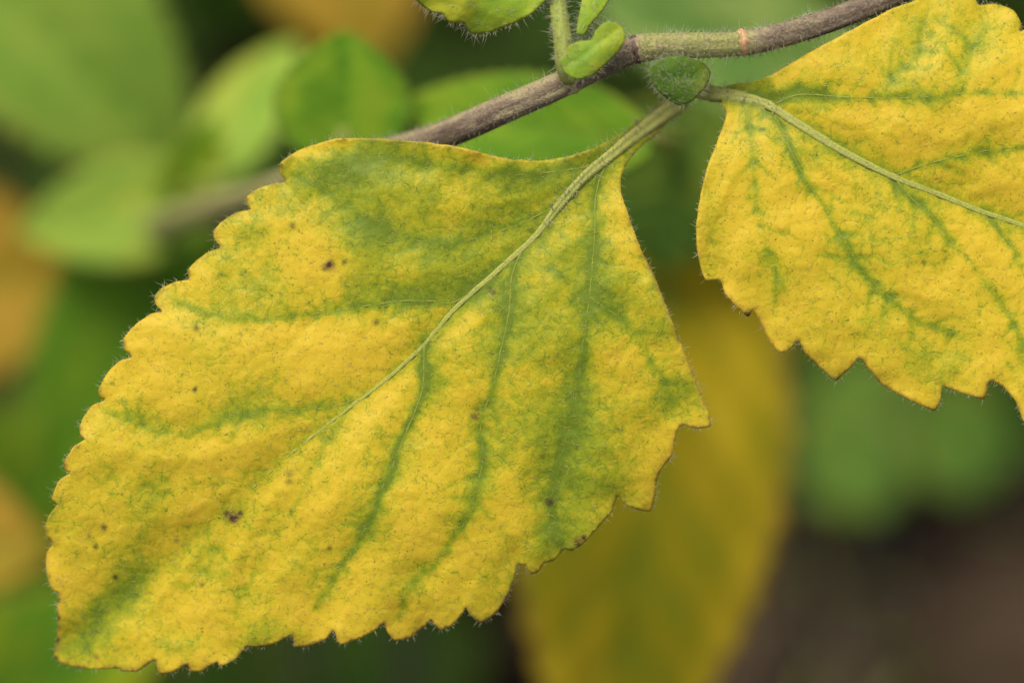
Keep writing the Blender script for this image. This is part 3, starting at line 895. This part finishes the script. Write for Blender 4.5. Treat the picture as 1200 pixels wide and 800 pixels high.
leafB, fieldB = traced_leaf(branch, M_YEL, OUT_B, MID_B, VEIN_B, BLOT_B, SPOT_B, depth_B, 3.4,
                            'bright yellow toothed leaf with thin green veins, facing the larger leaf across the stem joint', rib=(10.0, 1.5), branch_amt=0.42, base_green=0.13,
                            rim_of=lambda x, y: 0.3 + 0.5 * (y > 340), hair_top=3000, hair_edge=750)


# --- petioles with their groove
def groove(a, t):
    aa = np.minimum(a, 2 * np.pi - a)
    return 1 - 0.34 * np.exp(-(aa / 0.42) ** 2) + 0.03 * np.sin(6 * a + 30 * t)


def petiole(pts, r0, r1, leaf, n_hair=260):
    q = spline([P(*p) for p in pts], 0.0005)
    rr = np.linspace(r0, r1, len(q)) * PX
    v, f, flt, t, th_ = tube(q, rr, seg=24, prof=groove)
    o = mesh_obj('petiole', v, f, M_PET, branch, leaf, dict(flat=flt, tint=0.1 + 0.5 * t + 0.3 * np.cos(th_ * 2)))
    i = RNG.integers(0, len(q), n_hair)
    T = np.gradient(q, axis=0)[i]
    T /= np.linalg.norm(T, axis=1)[:, None]
    B = np.cross(T, -F)
    B /= np.linalg.norm(B, axis=1)[:, None]
    Nn = np.cross(B, T)
    a = RNG.uniform(0, 6.283, n_hair)
    D = np.cos(a)[:, None] * Nn + np.sin(a)[:, None] * B
    hv, hf = hairs(q[i] + D * rr[i][:, None] * 0.95, D + RNG.normal(0, 0.4, D.shape), RNG.uniform(5, 13, n_hair) * PX, 0.5 * PX)
    mesh_obj('petiole_hair', hv, hf, M_HAIR, branch, leaf, kind='stuff')
    return o


mz = lambda fld, x, y: float(fld(np.array([[x, y]], float))[0])
petiole([(788, 62, 2.5), (802, 88, 5.0), (799, 116, 6.0), (778, 134, 5.6), (752, 153, mz(fieldA, 752, 155) + 0.5), (722, 177, mz(fieldA, 722, 177) + 0.3), (690, 203, mz(fieldA, 690, 203) + 0.1), (668, 226, mz(fieldA, 668, 226) + 0.1), (640, 262, mz(fieldA, 640, 262) + 0.3)], 13, 4.5, leafA, 420)
petiole([(792, 66, 4), (803, 90, 5.4), (820, 106, 4.6), (845, 111, mz(fieldB, 845, 111) + 0.4), (880, 117, mz(fieldB, 880, 117) + 0.6), (915, 133, mz(fieldB, 915, 133) + 0.7)], 9.5, 9, leafB, 260)

# --- side shoot with its young leaves
shoot_q = spline([P(670, 92, -0.4), P(663, 78, -1.4), P(660, 50, -1.6), (P(655, 15, -1.0)), P(651, -25, 0.5), P(646, -80, 3)], 0.0005)
v, f, flt, t, th_ = tube(shoot_q, np.linspace(11.5, 8, len(shoot_q)) * PX, seg=22, prof=lambda a, t: 1 + 0.05 * np.cos(4 * a) + 0.03 * np.sin(9 * a + 25 * t))
shoot = mesh_obj('side_shoot', v, f, M_SHOOT, branch, None, dict(flat=flt, tint=0.2 + 0.6 * t), 'pale green young side shoot')
nh = 520
i = RNG.integers(0, len(shoot_q), nh)
a = RNG.uniform(0, 6.283, nh)
D = np.cos(a)[:, None] * (-F) + np.sin(a)[:, None] * R
hv, hf = hairs(shoot_q[i] + D * 9 * PX, D + RNG.normal(0, 0.4, D.shape), RNG.uniform(5, 13, nh) * PX, 0.5 * PX)
mesh_obj('shoot_hair', hv, hf, M_HAIR, branch, shoot, kind='stuff')

traced_leaf(branch, M_YOUNG, [(661, 60), (668, 52), (682, 48), (693, 47), (698, 36), (708, 27), (720, 26), (730, 34), (733, 45), (727, 58), (718, 68), (706, 79), (695, 88), (682, 93), (669, 91), (660, 82), (657, 70)],
            [(664, 78), (682, 66), (702, 50), (724, 34)], [([(680, 68), (688, 58), (697, 47)], 5, 0.3), ([(690, 62), (703, 66), (714, 62)], 5, 0.3)], [(672, 80, 16, 12, 0, .3), (715, 38, 14, 12, 0, -.1)], [],
            lambda x, y, dm, tm, sm: -2.9 + 0.2 * tm - 0.3 * (1 - np.exp(-dm / 10)) + 0.5 * (dm / 25) ** 2, 2.2, 'small bright green heart-shaped young leaf folded at the stem joint', rib=(1.8, 0.5), relief=0.25, hair_edge=120, hair_top=60,
            base_green=0.35, hair_len=(5, 10), edge_w=2.0)
traced_leaf(branch, M_YOUNG, [(676, 40), (678, 20), (682, 0), (684, -30), (696, -62), (718, -76), (734, -58), (732, -30), (722, -10), (713, 2), (703, 16), (692, 29), (684, 42)],
            [(680, 40), (694, 8), (706, -25), (716, -68)], [], [(690, 20, 14, 14, 0, -.2)], [], lambda x, y, dm, tm, sm: -2.2 + 0.5 * (dm / 25) ** 2 + 3 * tm, 2.5,
            'small light green young leaf pointing up beside the side shoot', rib=(1.8, 0.5), relief=0.12, hair_edge=200, hair_top=80, base_green=0.3, hair_len=(6, 13), edge_w=2.0)
traced_leaf(branch, M_YOUNG, [(652, -14), (640, 0), (630, 10), (613, 22), (588, 33), (572, 39), (553, 39), (546, 33), (545, 27), (528, 27), (521, 22), (520, 17), (506, 14), (497, 9), (487, 0), (480, -14), (474, -22), (478, -40), (472, -60), (484, -80), (488, -100),
                              (510, -118), (548, -120), (590, -100), (625, -70), (646, -40)],
            [(650, -18), (600, -28), (550, -44), (500, -80)], [([(610, -26), (575, 0), (555, 30)], 8, 0.3), ([(570, -38), (535, -12), (515, 12)], 8, 0.3), ([(600, -28), (580, -60), (560, -90)], 8, 0.3)],
            [(520, 5, 28, 18, 0, -.5), (590, 10, 40, 22, -20, .15)], [], lambda x, y, dm, tm, sm: -1.0 - 1.2 * (1 - np.exp(-dm / 30)) + 1.8 * (dm / 60) ** 2, 2.6,
            'yellow-green toothed young leaf with a fringe of white hairs above the stem', rib=(3, 0.8), relief=0.3, hair_edge=420, hair_top=200, base_green=0.28, hair_len=(6, 14), edge_w=2.5)
traced_leaf(branch, M_BUDLEAF, [(761, 80), (770, 71), (782, 67), (797, 65), (812, 69), (826, 75), (833, 85), (829, 99), (820, 110), (809, 120), (797, 124), (786, 119), (774, 110), (765, 98)],
            [(770, 72), (784, 88), (796, 104), (803, 121)], [([(780, 84), (778, 96), (780, 108)], 4, 0.2), ([(786, 90), (802, 88), (820, 88)], 4, 0.2)], [(790, 82, 18, 12, 0, .35), (818, 92, 12, 14, 0, -.3)], [(826, 106, 9, .35)],
            lambda x, y, dm, tm, sm: -3.0 + 0.8 * (dm / 26) ** 2 + 1.6 * tm, 2.0, 'small dark green rounded hairy leaf hanging under the stem joint', rib=(1.6, 0.5), relief=0.35, hair_edge=130, hair_top=270, base_green=0.45,
            hair_len=(5, 11), edge_w=1.5)

# ------------------------------------------------------------------ shoots behind, out of focus
SEED = [100]


def shoot_plant(label, top, leaves, r=1.6, lean=(0, 0), name='leafy_shoot', group=None, cat='shoot', side=0.0):
    """an upright shoot: a stem from the soil to top and leaves (base, tip, width px, material, label, roll)"""
    tp = P(*top)
    ft = np.array([tp[0] + lean[0], tp[1] + lean[1], 0.0])
    ft[2] = float(ground_z(ft[0], ft[1])) - 0.003
    root = empty(name, ft, label, cat, group)
    q = spline([ft, ft * 0.6 + tp * 0.4 + np.array([0.004, 0.003, 0]), tp], 0.004)
    v, f, flt, t, _ = tube(q, np.linspace(r * 1.3, r * 0.7, len(q)) * 0.001, ref=(0, -1, 0.2), seg=12, prof=lambda a, t: 1 + 0.06 * np.cos(4 * a))
    mesh_obj('stem', v, f, M_BGSTEM, root, None, dict(flat=flt, tint=0.2 + 0.6 * t))
    for lf in leaves:
        b, tip, w, mat, lab = lf[:5]
        k = lf[5] if len(lf) > 5 else {}
        B_ = P(*b)
        D_ = P(*tip)
        d = FD + (b[2] + tip[2]) / 2000
        near = q[int(np.argmin(np.linalg.norm(q - (B_ - np.array([0, 0, 0.006])), axis=1)))]
        SEED[0] += 1
        grown_leaf(root, B_, D_, w * PX * d / FD, mat, near, lab, seed=SEED[0], **k)
    return root


shoot_plant('leafy shoot with broad pale green leaves behind the large yellow leaf', (-20, -110, 78), [
    ((-70, -110, 78), (215, 205, 82), 275, M_PALE, 'broad pale green leaf, blurred', dict(roll=0.1)),
    ((-60, 250, 150), (20, -70, 175), 150, M_DEEP, None, dict(roll=0.3)),
], lean=(-0.03, 0.0))
shoot_plant('low shoot with pale and lime green leaves behind the blurred grey stem', (262, 225, 66), [
    ((236, 215, 66), (345, 35, 76), 105, M_PALE, 'narrow pale green leaf, blurred', dict(roll=-0.2)),
    ((200, 245, 70), (250, 145, 62), 66, M_MID, 'small lime green leaf, blurred', dict(roll=0.2)),
    ((255, 195, 84), (40, 600, 86), 225, M_GRASS, 'long green leaf beside the large yellow leaf, blurred', dict(roll=-0.15)),
    ((250, 232, 76), (20, 270, 74), 135, M_PALE, 'pale green leaf lying across the long green one, blurred', dict(roll=0.05)),
])
shoot_plant('short shoot with one bright green leaf above the large yellow leaf', (402, 200, 36), [
    ((402, 190, 33), (402, 36, 32), 172, M_GRASS, 'bright green leaf with a yellow flush, slightly blurred', dict(roll=0.1, curl=0.05)),
])
shoot_plant('shoot with orange-yellow withering leaves behind the long green leaf', (-190, 330, 95), [
    ((-180, 330, 95), (100, 330, 92), 270, M_ORANGE, 'orange-yellow withering leaf, blurred', dict(roll=0.1)),
    ((-190, 590, 80), (46, 650, 72), 200, M_ORANGE, 'peach-orange withering leaf, blurred', dict(roll=0.1)),
], lean=(-0.02, 0))
shoot_plant('shoot with a bright green leaf below the large leaf tip', (-90, 880, 110), [
    ((-90, 880, 110), (190, 700, 95), 230, M_MID, 'bright green leaf, blurred', dict(roll=0.0)),
    ((-60, 640, 130), (160, 470, 120), 210, M_MID, None, dict(roll=0.1)),
], lean=(-0.01, 0))
shoot_plant('shoot with one big olive-yellow leaf hanging behind the two in focus', (880, 190, 70), [
    ((790, 225, 72), (724, 960, 72), 352, M_OLIVE, 'big olive-yellow leaf, blurred', dict(roll=-0.1, fold=0.1)),
], lean=(0.02, 0.02))
shoot_plant('shoot with green leaves behind the stem joint', (790, 175, 62), [
    ((765, 170, 30), (455, 120, 34), 130, M_GRASS, 'green leaf under the stem, slightly blurred', dict(roll=0.1)),
    ((1010, 100, 70), (700, -10, 66), 190, M_SOFT, 'pale green leaf above the stem, blurred', dict(roll=0.1)),
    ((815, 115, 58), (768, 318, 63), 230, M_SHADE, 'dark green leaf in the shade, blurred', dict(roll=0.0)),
], lean=(0.0, 0.02))
shoot_plant('tall shoot with a yellow-orange leaf far behind', (370, -190, 125), [
    ((370, -170, 125), (440, 75, 125), 230, M_ORANGE, 'yellow-orange leaf, blurred', dict(roll=0.1)),
    ((380, -180, 140), (200, 60, 170), 170, M_DEEP, None, dict(roll=0.1)),
])
shoot_plant('young green plant over the bare soil below the second yellow leaf', (1050, 500, 175), [
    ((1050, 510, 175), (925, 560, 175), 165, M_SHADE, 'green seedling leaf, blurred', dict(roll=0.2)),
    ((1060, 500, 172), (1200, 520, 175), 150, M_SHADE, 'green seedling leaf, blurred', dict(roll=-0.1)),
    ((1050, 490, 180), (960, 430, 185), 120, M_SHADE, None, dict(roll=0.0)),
], r=1.2)

# low undergrowth on the soil, its deep shade painted into the leaf colour
UNDER = [('low dark seedling on the soil behind the broad pale green leaf', [(120, 60), (30, 190)]),
         ('low dark seedling on the soil below the yellow-orange leaf', [(250, 120), (340, 40)]),
         ('low dark seedling on the soil behind the side shoot and stem', [(520, 60), (600, 20), (640, 120)]),
         ('low dark seedling on the soil under the long green leaf', [(100, 420), (170, 560), (60, 620)]),
         ('low dark seedling on the soil below the toothed edge of the large yellow leaf', [(140, 780), (300, 790), (420, 800)]),
         ('low dark seedling on the soil between the two yellow leaves', [(760, 230), (850, 180), (700, 350)]),
         ('low dark seedling on the soil behind the pale green leaf above the stem', [(880, 60), (1150, 60), (1200, -20)]),
         ('low dark seedling on the soil beside the young green plant', [(940, 430), (1010, 480)])]
UNDER = [(x, y, lab) for lab, l in UNDER for x, y in l]
for k, (x, y, lab) in enumerate(UNDER):
    g = ground_at(x, y)
    top = g + np.array([random.uniform(-.01, .01), random.uniform(-.01, .01), random.uniform(0.035, 0.06)])
    g[2] -= 0.003
    root = empty('seedling', g, lab, 'seedling', 'dark seedlings under the shrub')
    q = spline([g, (g + top) / 2 + np.array([0.002, 0, 0]), top], 0.004)
    v, f, flt, t, _ = tube(q, np.linspace(0.0014, 0.0008, len(q)), ref=(0, -1, 0.2), seg=8)
    mesh_obj('stem', v, f, M_BGSTEM, root, None, dict(flat=flt, tint=0.4 + 0.5 * t))
    a0 = random.uniform(0, 6.28)
    for j in range(5):
        a = a0 + j * 1.2566 + random.uniform(-.3, .3)
        L = random.uniform(0.035, 0.055)
        d = np.array([math.cos(a), math.sin(a), random.uniform(-.1, .35)])
        b = top + d * 0.006 - np.array([0, 0, 0.004 * (j % 2)])
        SEED[0] += 1
        grown_leaf(root, b, b + d * L, L * random.uniform(.6, .8), M_DEEP, top - np.array([0, 0, 0.005]), seed=SEED[0], up=(0, 0, 1), curl=0.25)

# litter on the bare soil
for k in range(11):
    x, y = random.uniform(880, 1230), random.uniform(600, 850)
    g = ground_at(x, y)
    a = random.uniform(0, 6.28)
    L = random.uniform(0.03, 0.05)
    d = np.array([math.cos(a), math.sin(a), random.uniform(-0.05, 0.12)])
    root = empty('dead_leaf', g, 'dry brown curled leaf lying on the bare soil', 'dead leaf', 'dry leaves on the soil')
    SEED[0] += 1
    b = g + np.array([0, 0, 0.006])
    grown_leaf(root, b, b + d * L, L * 0.6, M_DEAD, b - d * 0.012, seed=SEED[0], up=(0.1, -0.2, 1), curl=0.4, fold=0.5)
for k in range(12):
    x, y = random.uniform(860, 1240), random.uniform(590, 850)
    g = ground_at(x, y)
    a = random.uniform(0, 6.28)
    L = random.uniform(0.03, 0.07)
    d = np.array([math.cos(a), math.sin(a), 0.05])
    q = spline([g - d * L / 2 + np.array([0, 0, .003]), g + np.array([0, 0, 0.006]), g + d * L / 2 + np.array([0.003, 0, 0.004])], 0.004)
    v, f, flt, t, _ = tube(q, np.linspace(0.0018, 0.0009, len(q)), ref=(0, 0, 1), seg=8, prof=lambda a, t: 1 + 0.15 * np.sin(3 * a + 20 * t))
    tag(mesh_obj('twig', v - 0, f, M_TWIG, attrs=dict(flat=flt, tint=t)), 'thin dry twig lying on the bare soil', 'twig', 'dry twigs on the soil')
